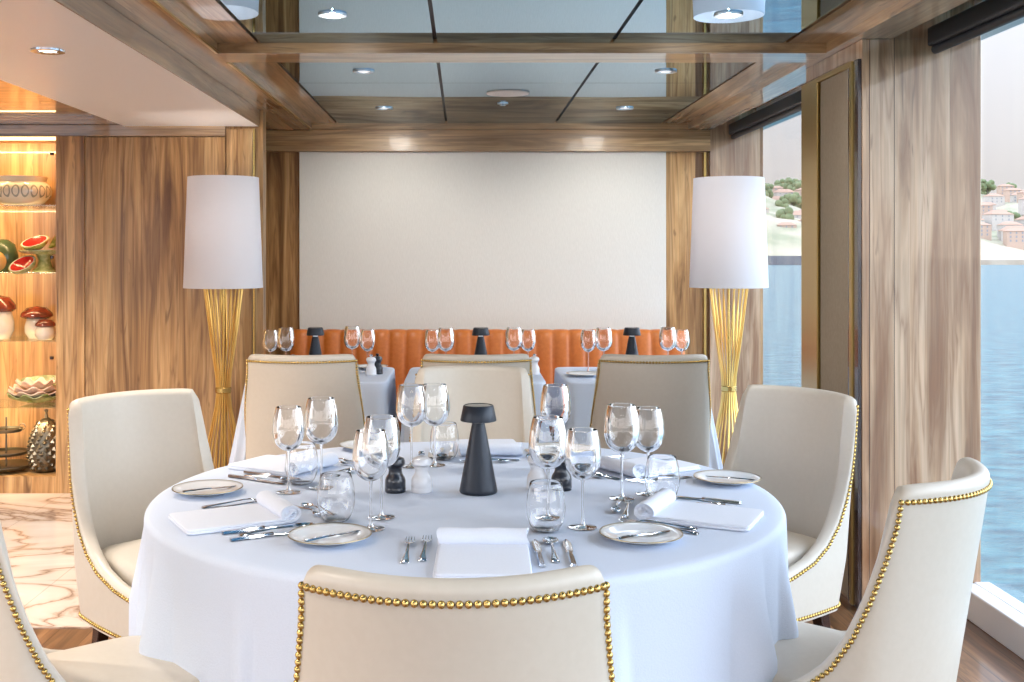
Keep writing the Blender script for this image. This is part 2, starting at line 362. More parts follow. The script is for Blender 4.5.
# inset fabric panel with brass frame on the inner face of the pillar
struct(B('trim_21', 'fabric', (1.598, 1.606, 4.56, 4.93, .02, 2.215)))
struct(B('trim_22', 'brass_strip', (1.585, 1.606, 4.94, 5.17, .01, 2.235), (1.585, 1.606, 4.50, 4.53, .01, 2.235), (1.585, 1.606, 4.53, 4.94, 2.215, 2.235), bevel=.002))
struct(B('trim_23', 'dark_leg', (1.592, 1.606, 4.53, 4.56, .01, 2.215), (1.592, 1.606, 4.445, 4.498, .01, 2.235)))
struct(B('trim_24', 'sill', (1.99, 2.12, -4.2, 4.435, 0, .12), (1.99, 2.12, 5.175, YB-.06, 0, .12), bevel=.006))
for i, (y0, y1) in enumerate(((-4.1, 4.44), (5.17, 7.75))):
    wn_ = struct(B('window_%d' % (i+1), 'sill', (2.06, 2.12, y0, y0+.02, .12, 2.47), (2.06, 2.12, y0, y1, .10, .122), (2.06, 2.12, y0, y1, 2.45, 2.47)))
    B('pane', 'pane', (2.088, 2.094, y0+.02, y1+.04, .12, 2.45), parent=wn_)
struct(B('trim_25', 'ship', (2.16, 2.36, -6, 12, 2.42, 2.52)))       # outside overhang of the deck above
# rear and far-left shell, with window openings that let daylight in
struct(B('wall_rear', 'plain', (-4.6, 2.12, -4.3, -4.2, 0, .5), (-4.6, 2.12, -4.3, -4.2, 2.5, 2.7), (-4.6, -4.4, -4.3, -4.2, .5, 2.5), (-1.1, -.9, -4.3, -4.2, .5, 2.5), (1.9, 2.12, -4.3, -4.2, .5, 2.5)))
struct(B('wall_side', 'plain', (-4.7, -4.6, -4.2, 6.7, 0, .6), (-4.7, -4.6, -4.2, 6.7, 2.3, 2.7), (-4.7, -4.6, -4.2, -3.9, .6, 2.3), (-4.7, -4.6, -1.0, -.7, .6, 2.3), (-4.7, -4.6, 2.5, 6.7, .6, 2.3)))

def roller(name, y0, y1, label):
    t = thing(name, label, 'blind', (1.895, (y0+y1)/2, 2.28)); L = (y1-y0)/2
    B('cassette', 'blind', (-.035, .035, -L, L, .0, .075), parent=t, bevel=.008)
    MB().tube([(0, -L, -.012), (0, L, -.012)], .018, 12).build('roller_tube', 'blind', t)
    return t
roller('roller_blind', -4.0, 4.42, 'long charcoal roller blind housing above the nearest window')
roller('roller_blind', 5.18, 7.74, 'charcoal roller blind housing above the far window beside the lamp')

# ceiling fittings
def downlight():
    t = thing('ceiling_downlight', '', 'ceiling light')
    MB().lathe([(.036, .004), (.040, -.004), (.054, -.005), (.055, 0), (.055, .004)], 32).build('trim_ring', 'light_metal', t)
    MB().lathe([(.0001, -.001), (.025, -.002), (.035, .003)], 24).build('lens', 'lens', t)
    return t
dl = Proto(downlight())
for x, y, lb in ((-.50, 4.18, 'left round downlight in the nearest mirrored ceiling bay'), (1.005, 4.18, 'right round downlight in the nearest mirrored ceiling bay'),
                 (-.50, 5.48, 'left round downlight just behind the wooden cross beam'), (1.005, 5.48, 'right round downlight just behind the wooden cross beam'),
                 (-.50, 6.88, 'left round downlight in the last mirrored panels by the rear wall'), (1.005, 6.88, 'right round downlight in the last mirrored panels by the rear wall')):
    dl.put((x, y, HC-.002), 0, lb, 'downlights in the mirrored ceiling')
t = thing('ceiling_speaker', 'flat white round disc set in the middle mirrored ceiling panel', 'ceiling speaker', (.249, 6.23, HC-.002))
MB().lathe([(.0001, -.006), (.105, -.006), (.121, -.004), (.123, .001)], 40).build('grille', 'speaker', t)
t = thing('sprinkler_head', 'tiny metal sprinkler head behind the white ceiling disc', 'sprinkler', (.235, 6.66, HC-.002))
MB().lathe([(.0001, -.012), (.02, -.012), (.008, -.008), (.006, -.004), (.033, -.003), (.033, .001)], 20).build('body', 'light_metal', t)
t = thing('ceiling_spotlight', 'lit warm recessed spotlight in the white ceiling at upper left', 'ceiling light', (-1.57, 4.15, 2.214))
MB().lathe([(.032, .003), (.04, -.006), (.062, -.006), (.064, .001)], 32).build('trim_ring', 'steel', t)
MB().lathe([(.0001, -.002), (.033, -.002)], 24).build('lens', 'lamp_on', t)
light('spot_and_fill_beam', 'SPOT', (-1.57, 4.15, 2.19), 120, (1, .88, .76), .04, (0, 0, 0), 130, .8)
for x, y in ((-1.57, 1.6), (-1.57, -.8), (-2.9, 5.2), (-2.9, 2.6), (-2.9, 0)):  # unseen spots without fittings, added as fill for the left side
    light('spot_and_fill_beam', 'SPOT', (x, y, 2.19), (240 if y > 5 else 330) if x < -2 else 120, (1, .90, .80), .04, (0, 0, 0), 130, .8)

# ------------------------------------------------------------------ display cabinet
cb = thing('display_cabinet', 'tall lit wooden display cabinet with glass shelves at the left wall', 'cabinet', (-2.95, YL, 0))
B('frame', 'wood_warm', (.665, .667+.0, 0, 0, 0, 0)).hide_render = False
bpy.data.objects.remove(bpy.data.objects['frame'])
MB().box(.497, .665, -.03, .40, 0, 2.155).box(-.60, -.497, -.03, .40, 0, 2.155).box(-.497, .497, -.03, .40, 0, .105).box(-.497, .497, -.03, .40, 2.152, 2.155).build('frame', 'wood_z', cb, smooth=False, bevel=.002)
B('back_panel', 'wood_warm', (-.497, .497, .385, .40, .105, 2.152), parent=cb)
B('side_lining', 'wood_warm', (.482, .4965, .0, .385, .106, 2.151), parent=cb)
B('light_strip', 'strip_on', (-.49, .48, .02, .035, 2.135, 2.150), parent=cb)
for z in (1.735, 1.325, .912, .508):
    B('shelf', 'shelf_glass', (-.495, .48, .02, .383, z, z+.008), parent=cb)
for z in (2.05, 1.425, .815):
    MB().lathe([(.0001, -.008), (.012, -.008), (.012, .008), (.0001, .008)], 16, (.455, -.02+.03, z)).build('hinge_knob', 'dark_leg', cb)
for z in (2.125, 1.728, 1.318, .905, .50):
    l = light('cabinet_light', 'AREA', (-2.95, YL+.035, z), 8 if z > 2 else 4, (1, .66, .32), .92, (math.radians(42), 0, 0)); l.data.shape = 'RECTANGLE'; l.data.size_y = .012
GX = -2.95
# crockery shelf by shelf
m = M['tureen'] = mat('tureen_china', (.82, .74, .60), .2, 0, Coat_Weight=.5); nt = m.node_tree
tc = nd(nt, 'ShaderNodeTexCoord'); s_ = nd(nt, 'ShaderNodeSeparateXYZ'); lk(nt, tc.outputs['Object'], s_.inputs[0])
ang = mth(nt, 'ARCTAN2', s_.outputs[1], s_.outputs[0])
uu = mth(nt, 'SUBTRACT', mth(nt, 'FRACT', mth(nt, 'MULTIPLY', ang, 3.2)), .5)
vv = mth(nt, 'MULTIPLY', mth(nt, 'SUBTRACT', s_.outputs[2], .085), 11)
rr_ = mth(nt, 'SQRT', mth(nt, 'ADD', mth(nt, 'MULTIPLY', uu, uu), mth(nt, 'MULTIPLY', vv, vv)))
ring = mth(nt, 'LESS_THAN', mth(nt, 'ABSOLUTE', mth(nt, 'SUBTRACT', rr_, .36)), .07)
lk(nt, mixc(nt, mth(nt, 'MULTIPLY', ring, .8), (.84, .77, .64), (.22, .24, .20)), bsdf(m).inputs['Base Color'])
t = thing('china_bowl', 'large cream china bowl with painted medallions on the top glass shelf', 'bowl', (-2.74, YL+.17, 1.743))
MB().lathe([(.0001, 0), (.09, 0), (.13, .015), (.172, .06), (.178, .09), (.165, .125), (.142, .145), (.148, .165), (.152, .178), (.142, .178), (.13, .15), (.15, .10), (.1, .03), (.0001, .02)], 48).build('bowl', 'tureen', t)
mr = M['melon_red'] = mat('melon_red_glaze', (.62, .03, .025), .2, 0, Coat_Weight=.5)
mw = M['melon_rind'] = mottled('melon_green_glaze', (.30, .36, .14), (.62, .62, .34), 40, .25)
t = thing('melon_cake_stand', 'green melon-patterned footed cake stand on the second glass shelf', 'cake stand', (-2.60, YL+.17, 1.333))
MB().lathe([(.0001, 0), (.07, 0), (.072, .008), (.045, .03), (.035, .07), (.05, .108), (.13, .115), (.15, .128), (.15, .135), (.0001, .128)], 40).build('stand', 'melon_rind', t)
def halfbowl(label, loc, rot, r=.075):
    t = thing('melon_bowl', label, 'bowl', loc); t.rotation_euler = rot; t['group'] = 'watermelon-shaped bowls on the second shelf'
    MB().lathe([(.0001, -r*.62), (r*.5, -r*.55), (r*.85, -r*.3), (r, 0), (r*.93, 0)], 32).build('rind', 'melon_rind', t)
    MB().lathe([(r*.93, .001), (r*.86, .001)], 32).build('white_rim', 'china', t)
    MB().lathe([(r*.86, .001), (r*.6, -r*.25), (.0001, -r*.4)], 32).build('flesh', 'melon_red', t)
halfbowl('red-lined melon bowl tilted forward on top of the green cake stand', (-2.655, YL+.15, 1.333+.19), (.45, -.15, 0), .085)
halfbowl('small melon bowl standing almost on edge at right on the cake stand', (-2.545, YL+.17, 1.333+.205), (.3, -1.05, 0), .065)
halfbowl('red melon bowl lying below the left side of the cake stand', (-2.70, YL+.07, 1.333+.052), (.6, -.25, 0), .085)
t = thing('melon_jar', 'dark green round jar at the left edge of the second shelf', 'jar', (-2.87, YL+.2, 1.333))
MB().lathe([(.0001, 0), (.05, 0), (.085, .05), (.09, .10), (.07, .17), (.03, .20), (.0001, .205)], 32).build('body', mat('dark_green_glaze', (.08, .12, .06), .2), t)
t = thing('melon_fruit', 'yellow orange ceramic fruit at the left edge of the second shelf', 'ornament', (-2.86, YL+.06, 1.333))
MB().ball((0, 0, .065), .065, 24, 16).build('body', mat('orange_glaze', (.75, .45, .15), .25), t)
cap = M['cap'] = mottled('mushroom_cap_glaze', (.09, .02, .012), (.24, .045, .02), 25, .15)
cr = M['cream_glaze'] = mottled('cream_glaze', (.80, .68, .50), (.85, .72, .60), 12, .2)
def mushroom(x, y, r, h, label, cr_=1.35):
    t = thing('mushroom_jar', label, 'jar', (x, y, .920), 0, 'mushroom-shaped jars on the third shelf')
    MB().lathe([(.0001, 0), (r*.7, 0), (r*.98, h*.18), (r, h*.38), (r*.85, h*.58), (r*.7, h*.68), (.0001, h*.68)], 32).build('body', 'cream_glaze', t)
    MB().lathe([(.0001, h*.60), (r*cr_*.8, h*.62), (r*cr_, h*.68), (r*cr_*.95, h*.78), (r*cr_*.6, h*.95), (.0001, h)], 32).build('lid', 'cap', t)
mushroom(-2.66, YL+.20, .072, .20, 'larger mushroom jar with wide brown-red cap, third shelf')
mushroom(-2.568, YL+.10, .062, .125, 'smaller mushroom jar with low cap in front of the large one', 1.0)
mushroom(-2.875, YL+.16, .085, .27, 'tall mushroom jar at the left edge of the third shelf', 1.15)
leafg = M['leaf_green'] = mottled('leaf_green_glaze', (.20, .26, .08), (.50, .50, .28), 22, .2)
leafp = M['leaf_pink'] = mottled('leaf_pink_glaze', (.72, .48, .40), (.84, .74, .62), 22, .2)
def leafplate(z, r, m, label, y=.19, tilt=0, hgt=.035, x=-2.66):
    t = thing('leaf_plate', label, 'plate', (x, YL+y, z), random.random(), 'leaf-shaped plates stacked on the fourth shelf'); t.rotation_euler[0] = tilt
    n = 72; rows = []
    for i in range(8):
        q = i/7; rows.append([((r*q+.0001)*(1+.06*q*math.sin(9*a))*math.cos(a), (r*q+.0001)*(1+.06*q*math.sin(9*a))*math.sin(a)*.85, hgt*q**2*(1+.25*math.sin(9*a))) for a in [2*PI*j/n for j in range(n)]])
    rows += [[(p[0]*.99, p[1]*.99, p[2]+.006) for p in r_] for r_ in reversed(rows)]
    MB().grid(rows, close_u=True).build('dish', m, t)
leafplate(.520, .165, leafg, 'lowest green leaf plate of the stack on the fourth shelf', hgt=.05)
leafplate(.545, .165, leafp, 'wide pinkish leaf plate above the lowest green one', hgt=.045)
leafplate(.572, .15, leafp, 'middle pinkish leaf plate in the stack', hgt=.045)
leafplate(.600, .12, leafp, 'small pale leaf plate topmost in the stack', hgt=.05)
t = thing('leaf_platter', 'green leaf platter leaning upright behind the stacked leaf plates', 'plate', (-2.66, YL+.34, .53)); t.rotation_euler = (1.25, 0, 0)
n = 60; rows = []
for i in range(6):
    q = i/5; rows.append([((.165*q+.0001)*math.cos(a)*(1+.05*q*math.sin(11*a)), .10+(.10*q)*math.sin(a)*(1+.05*q*math.sin(11*a)), -.01*q) for a in [2*PI*j/n for j in range(n)]])
rows += [[(p[0], p[1], p[2]+.006) for p in r_] for r_ in reversed(rows)]
MB().grid(rows, close_u=True).build('dish', leafg, t)
# pine cone jar
silver = M['old_silver'] = mat('aged_silver', (.20, .18, .14), .42, 1)
t = thing('pinecone_jar', 'silver pine cone shaped jar on the cabinet floor', 'jar', (-2.575, YL+.13, .107))
body = [(.0001, 0), (.06, 0), (.085, .03), (.103, .09), (.10, .16), (.08, .24), (.05, .30), (.02, .325), (.0001, .33)]
MB().lathe(body, 32).build('body', 'old_silver', t)
q = MB()
def rad_at(z):
    for (r0, z0), (r1, z1) in zip(body, body[1:]):
        if z0 <= z <= z1 and z1 > z0: return r0+(r1-r0)*(z-z0)/(z1-z0)
    return .02
for i in range(13):
    z = .03+i*.0225; r = rad_at(z); n = max(6, int(13*r/.1))
    for j in range(n):
        a = 2*PI*(j+.5*(i % 2))/n; c = (r*math.cos(a), r*math.sin(a), z); s2 = .018*(.5+.5*r/.1)
        tip = ((r+.016)*math.cos(a), (r+.016)*math.sin(a), z-.004); tx, ty = -math.sin(a)*s2, math.cos(a)*s2
        q.add([(c[0]+tx, c[1]+ty, z), (c[0], c[1], z+s2*1.1), (c[0]-tx, c[1]-ty, z), (c[0], c[1], z-s2), tip], [(0, 1, 4), (1, 2, 4), (2, 3, 4), (3, 0, 4)])
q.build('scales', 'old_silver', t, smooth=False)
MB().lathe([(.008, .32), (.01, .34), (.006, .36), (.014, .375), (.0001, .382)], 16).build('stalk', 'old_silver', t)
t = thing('tiered_tray', 'dark metal tiered tray at the left on the cabinet floor', 'tray', (-2.83, YL+.15, .107))
for z, r in ((.02, .16), (.10, .13), (.24, .10)):
    MB().lathe([(.0001, z), (r*.9, z), (r, z+.015), (r*1.0, z+.019), (r*.9, z+.006), (.0001, z+.006)], 40).build('tray', 'old_silver', t)
MB().tube([(0, 0, 0), (0, 0, .33)], .006).build('pole', 'old_silver', t)
MB().tube([(.10+.018*math.cos(a), 0, .27+.018*math.sin(a)) for a in [i*PI/6 for i in range(13)]], .003, 6).build('ring_handle', 'old_silver', t)

# ------------------------------------------------------------------ banquette
bq = thing('banquette', 'long orange leather banquette with vertical channels along the back wall', 'bench', (.16, 7.4, 0))
L = 1.335; n = 24; cw = 2*L/n
rows = []
for z, dz in ((.36, 0), (.45, 0), (.6, -.0), (.75, .01), (.86, .02), (.905, .035), (.925, .06), (.93, .09), (.925, .15), (.4, .17)):
    row = []
    for i in range(n*8+1):
        u = i/8; x = -L+u*cw; b_ = abs(math.sin(PI*u))**.5
        row.append((x, .02+dz+(.028*(1-b_) if z > .3 and dz < .1 else 0)*.65+(.93-z)*-.06, z-(0.006*(1-b_) if dz > .03 else 0)))
    rows.append(row)
MB().grid(rows).build('backrest', 'orange', bq, angle=80)
MB().slab(0, -.24, L, .27, .33, .45, 14, .03, 96, .01).build('seat', 'orange', bq)
B('plinth', 'dark_leg', (-L+.02, L-.02, -.44, .2, 0, .33), parent=bq)

# ------------------------------------------------------------------ floor lamps
def floor_lamp():
    t = thing('floor_lamp', '', 'lamp')
    rows = [(.224, 1.205), (.222, 1.215), (.203, 1.915), (.200, 1.920)]
    prof = [(.225, 1.25), (.2015, 1.885), (.1995, 1.885), (.223, 1.25), (.225, 1.25)]
    MB().lathe(prof, 64).build('lamp_shade', 'shade', t)
    B('shade_carrier', 'brass_strip', (-.215, .215, -.003, .003, 1.275, 1.281), (-.003, .003, -.215, .215, 1.275, 1.281), parent=t)
    MB().lathe([(.0001, 0), (.19, 0), (.19, .012), (.18, .016), (.0001, .016)], 48).build('base', 'gold', t)
    def rr(z):
        pts = [(0.016, .155), (.2, .12), (.4, .078), (.58, .042), (.66, .036), (.74, .042), (.95, .072), (1.275, .112)]
        for (z0, r0), (z1, r1) in zip(pts, pts[1:]):
            if z <= z1: return r0+(r1-r0)*(z-z0)/(z1-z0)
        return pts[-1][1]
    for k in range(22):
        a0 = 2*PI*k/22; pts = []
        for i in range(15):
            z = .016+(1.275-.016)*i/14; a = a0+.35*(z-.66); pts.append((rr(z)*math.cos(a), rr(z)*math.sin(a), z))
        MB().tube(pts, .0042, 6).build('rod', 'gold', t)
    MB().lathe([(.040, .645), (.046, .65), (.046, .675), (.040, .68)], 32).build('tie_ring', 'brass', t)
    MB().tube([(0, 0, .016), (0, 0, 1.5)], .008).build('pole', 'brass', t)
    MB().ball((0, 0, 1.56), .045, 16, 12).build('bulb', 'lens', t)
    return t
fl = Proto(floor_lamp())
fl.put((-1.385, 6.33, 0), 0, 'floor lamp with white shade and gold rods against the left wood wall', 'two hourglass floor lamps')
fl.put((1.54, 6.40, 0), 0, 'floor lamp with white shade and gold rods beside the far window', 'two hourglass floor lamps')
for x, y in ((-1.385, 6.33), (1.54, 6.40)): light('lamp_bulb', 'POINT', (x, y, 1.64), 6, (1, .90, .82), .06)

# ------------------------------------------------------------------ chairs
HT = [(-.06, .952), (-.02, .950), (-.008, .942), (0, .920), (.007, .87), (.018, .79), (.035, .70), (.058, .615), (.09, .545), (.14, .49), (.21, .45), (.32, .42), (.46, .40)]
def H(f):
    if f <= HT[0][0]: return .952
    for (a, b), (c, d) in zip(HT, HT[1:]):
        if f <= c:
            t_ = (f-a)/(c-a); return b+(d-b)*t_
    return HT[-1][1]
def chair_shell():
    Wd, BU, ZB = .270, .105, .25
    raw = []
    N = 400; Lb = .27; Ls = .43
    for i in range(N+1):
        s = -(Lb+Ls)+2*(Lb+Ls)*i/N
        if abs(s) <= Lb:
            x = s/Lb*Wd; y = -BU*(1-(x/Wd)**2)
        else:
            f = abs(s)-Lb; x = math.copysign(Wd+.01*math.sin(min(f/.46, 1)*PI), s); y = f
        raw.append([x, y])
    sm = []
    K = 9
    for i in range(N+1):
        lo, hi = max(0, i-K), min(N, i+K); k_ = min(i-lo, hi-i); lo, hi = i-k_, i+k_
        sm.append((sum(p[0] for p in raw[lo:hi+1])/(hi-lo+1), sum(p[1] for p in raw[lo:hi+1])/(hi-lo+1)))
    def at(s):
        u = (s+Lb+Ls)/(2*(Lb+Ls))*N; i = int(min(max(u, 0), N-1)); t_ = u-i
        p = [sm[i][k]+(sm[i+1][k]-sm[i][k])*t_ for k in (0, 1)]
        a, b = sm[max(i-3, 0)], sm[min(i+4, N)]; d = Vector((b[0]-a[0], b[1]-a[1])).normalized()
        return p, (d.y, -d.x)       # outward normal
    fs = [0, .004, .008, .012, .018, .025, .034, .045, .06, .08, .10, .125, .15, .18, .22, .26, .30, .35, .40, .44, .46]
    ss = [-(Lb+f) for f in reversed(fs)]+[-Lb+2*Lb*i/30 for i in range(1, 30)]+[Lb+f for f in fs]
    OY = -.27
    def pos(s, z, off):
        p, nn = at(s); f = max(0, abs(s)-Lb)
        wgt = max(0, 1-f/.30); wgt = wgt*wgt*(3-2*wgt)
        rec = max(0, z-.42); lean = -.155*rec*wgt - .0*wgt
        nar = 1-.05*max(0, z-.4)/.55
        tuck = .05*max(0, (.42-z)/.17)*wgt      # shell curves in under the back
        return (p[0]*nar+nn[0]*off, OY+p[1]+nn[1]*off+lean+tuck, z)
    TH = .046
    NR = 12; cols = []
    for s in ss:
        f = abs(s)-Lb; h = H(f); c = []
        for i in range(NR+1): c.append(pos(s, ZB+(h-.022-ZB)*i/NR, 0))
        for i in range(1, 9):
            a = PI*i/9; c.append(pos(s, h-.022+.022*math.sin(a), -TH/2*(1-math.cos(a))))
        for i in range(NR+1): c.append(pos(s, h-.022-(h-.022-ZB)*i/NR, -TH))
        cols.append(c)
    sh = MB().grid(cols, close_u=True)
    n = len(cols[0]); sh.f.append(tuple(range(n))); sh.f.append(tuple((len(cols)-1)*n+k for k in reversed(range(n))))
    # nail rows
    def row(fn, s0, s1, step):
        pts = []; last = None; M_ = 4000
        for i in range(M_+1):
            s = s0+(s1-s0)*i/M_; p = Vector(fn(s))
            if last is None or (p-last).length >= step: pts.append((p, s)); last = p
        return pts
    def inset(s):
        f = abs(s)-Lb
        # stay 2.4 cm inside the rim: lower at the top, further back along the sweep
        g = .024 if f < -.02 else .024
        if f < -.022: return pos(s, H(f)-.034, .001)
        return None
    pts = [p for p, s in row(lambda s: pos(s, .952-.034, .001), -(Lb-.012), Lb-.012, .0138)]
    def side(sg):
        # curve parallel to rim, inset by .02
        cur = []
        for i in range(9000):
            f = -.02+(.46+.02)*i/8999; h = H(f); dh = (H(f+.004)-H(f-.004))/.008
            L_ = math.hypot(1, dh); ff = f+dh/L_*.020; hh = h-1/L_*.020
            if ff < -.012: ff = -.012
            if hh > .918: continue
            cur.append(Vector(pos(sg*(Lb+ff), hh, .001)))
        out = []; last = None
        for p in cur:
            if last is None or (p-last).length >= .0136: out.append(p); last = p
        return out
    pts += side(1)+side(-1)
    low = [p for p, s in row(lambda s: pos(s, ZB+.014, .001), -(Lb+Ls-.01), Lb+Ls-.01, .0138)]
    nb, nl = MB(), MB()
    for p in pts: nb.ball(tuple(p), .0066, 8, 6)
    for p in low: nl.ball(tuple(p), .0066, 8, 6)
    return sh, nb, nl
def dining_chair():
    t = thing('dining_chair', '', 'chair')
    sh, nb, nl = chair_shell()
    sh.build('backrest', 'leather', t, angle=75)
    nb.build('nailhead_trim', 'brass', t)
    nl.build('nailhead_trim', 'brass', t)
    MB().slab(0, -.04, .218, .235, .38, .462, 5.5, .03, 72, .012).build('seat', 'leather', t)
    B('seat_base', 'leather', (-.205, .205, -.24, .195, .258, .385), parent=t, bevel=.01)
    for x, y, ex, ey in ((.19, .15, .01, .02), (-.19, .15, -.01, .02), (.18, -.22, .015, -.05), (-.18, -.22, -.015, -.05)):
        w0, w1 = .024, .015
        MB().add([(x+a*w0, y+b*w0, .262) for a, b in ((-1, -1), (1, -1), (1, 1), (-1, 1))]+[(x+ex+a*w1, y+ey+b*w1, 0) for a, b in ((-1, -1), (1, -1), (1, 1), (-1, 1))],
                 [(0, 1, 2, 3), (7, 6, 5, 4), (0, 4, 5, 1), (1, 5, 6, 2), (2, 6, 7, 3), (3, 7, 4, 0)]).build('leg', 'dark_leg', t, smooth=False, bevel=.003)
    return t
ch = Proto(dining_chair())
def put_chair(mx, my, nrm, label, group):
    # (mx,my): midpoint between the top corners of the back; nrm: direction the back faces, degrees
    a = math.radians(nrm); fx, fy = -math.cos(a), -math.sin(a)
    ch.put((mx+fx*.353, my+fy*.353, 0), math.atan2(fy, fx)-PI/2, label, group)
G1 = 'cream leather chairs round the large table'
put_chair(-.016, 1.763, 270, 'cream leather chair nearest the camera, studded back turned to us', G1)
put_chair(1.09, 2.53, 319, 'cream leather studded chair at front right beside the window', G1)
put_chair(-1.11, 2.39, 220, 'cream leather studded chair cut off at the lower left edge', G1)
put_chair(1.215, 4.0, 36, 'cream leather chair at back right in front of the pillar, seat facing us', G1)
put_chair(-1.165, 3.90, 134, 'cream leather chair at back left before the wood wall, seat facing us', G1)
put_chair(.037, 4.80, 90, 'cream leather chair at the far side of the round table behind the lamp', G1)
G2 = 'studded cream chairs at the three banquette tables'
put_chair(-.79, 5.36, 270, 'cream studded chair at the left banquette table', G2)
put_chair(.06, 5.38, 270, 'cream studded chair at the middle banquette table, behind the far round-table chair', G2)
put_chair(.925, 5.36, 270, 'cream studded chair at the right banquette table', G2)
for o in bpy.data.objects:
    if o.get('group') == G2: o.scale = (1.09, 1, 1.008)

# ------------------------------------------------------------------ tables and cloths
TX, TY, TZ = .003, 3.21, .75
t = thing('round_table', 'large round dining table hidden under a white cloth', 'table', (TX, TY, 0))
MB().lathe([(.0001, .71), (.885, .71), (.89, .72), (.89, .738), (.885, .744), (.0001, .744)], 72).build('tabletop', 'dark_leg', t)
MB().lathe([(.0001, 0), (.32, 0), (.32, .03), (.08, .08), (.06, .4), (.09, .70), (.0001, .709)], 32).build('pedestal', 'dark_leg', t)
def round_cloth(R=.90, zt=.75, zb=.10):
    n = 540; ph = [random.random()*6.28 for _ in range(9)]
    ks = [6, 11, 17, 22, 27, 33, 41]; am = [.5, .7, .9, .8, .7, .45, .3]
    def fold(a): return sum(q*math.cos(k*a+p+.6*math.sin(3*a+p)) for q, k, p in zip(am, ks, ph))/2.2
    prof = []
    rows = []
    for q in (.0001, .2, .4, .6, .75, .88, .955): rows.append([(R*q*math.cos(2*PI*j/n), R*q*math.sin(2*PI*j/n), zt) for j in range(n)])
    for i in range(1, 6):
        a = PI/2*i/5; r = R-.02+.02*math.sin(a); z = zt-.02*(1-math.cos(a)); rows.append([(r*math.cos(2*PI*j/n), r*math.sin(2*PI*j/n), z) for j in range(n)])
    for i in range(1, 19):
        q = i/18; z = zt-.02-(zt-.02-zb)*q; row = []
        for j in range(n):
            a = 2*PI*j/n+.02*q*math.sin(5*2*PI*j/n); f_ = fold(a); f_ = math.copysign(abs(f_)**.85, f_)
            r = R+.004*q+.052*min(1, q*2.6)**1.1*(f_-.08)
            r = max(r, R+.0015)
            row.append((r*math.cos(a), r*math.sin(a), z))
        rows.append(row)
    return MB().grid(rows, close_u=True)
o = round_cloth().build('tablecloth', 'cloth', angle=85); o.location = (TX, TY, .0005)
tag(o, 'white linen cloth over the large round table, falling in folds', 'tablecloth')

def square_cloth(hx, hy, zt=.75, zb=.06, gl=1, gr=1):
    n = 240; rows = []
    ph = random.random()*6
    def pt(a, hx_, hy_, e):
        c_, s_ = math.cos(a), math.sin(a); return (hx_*math.copysign(abs(c_)**(2/e), c_), hy_*math.copysign(abs(s_)**(2/e), s_))
    for q in (.0001, .3, .6, .9, .975): rows.append([(*pt(2*PI*j/n, hx*q, hy*q, 14), zt) for j in range(n)])
    for i in range(1, 5):
        a = PI/2*i/4; k = .012*(1-math.sin(a)); rows.append([(*pt(2*PI*j/n, hx-k, hy-k, 14), zt-.012*(1-math.cos(a))) for j in range(n)])
    for i in range(1, 15):
        q = i/14; row = []
        for j in range(n):
            a = 2*PI*j/n; x, y = pt(a, hx, hy, 14); cr_ = abs(math.sin(2*math.atan2(y/hy, x/hx)))**5
            fl = q*(.004+.055*cr_)+.006*q*math.cos(14*a+ph)
            fl = max(fl, .001)*((gl if y < .12 else .15 if gl > 1 else 1) if x < -hx*.8 else gr if x > hx*.8 else 1)
            d = Vector((x, y)).normalized() if cr_ > .3 else Vector((math.copysign(1, x) if abs(x) > hx*.97 else 0, math.copysign(1, y) if abs(y) > hy*.97 else 0)).normalized()
            row.append((x+d.x*fl, y+d.y*fl, zt-.012-(zt-.012-zb)*q))
        rows.append(row)
    return MB().grid(rows, close_u=True)
for i, (x, nm) in enumerate(((-.81, 'left'), (.06, 'middle'), (.94, 'right'))):
    t = thing('banquette_table', '%s small square table under a white cloth before the orange banquette' % nm, 'table', (x, 6.36, 0), 0, 'three small tables at the banquette')
    MB().slab(0, 0, .375, .395, .70, .744, 14, .005, 64).build('tabletop', 'dark_leg', t)
    MB().lathe([(.0001, 0), (.22, 0), (.22, .02), (.04, .05), (.035, .69), (.0001, .70)], 24).build('pedestal', 'dark_leg', t)
    o = square_cloth(.39, .405, gl=2.6 if nm == 'left' else 1, gr=2.4 if nm == 'right' else 1).build('tablecloth', 'cloth', angle=60); o.location = (x, 6.36, .0005)
    tag(o, 'white cloth draping over the %s small square table' % nm, 'tablecloth', 'white cloths of the small tables')
ZT = .7515

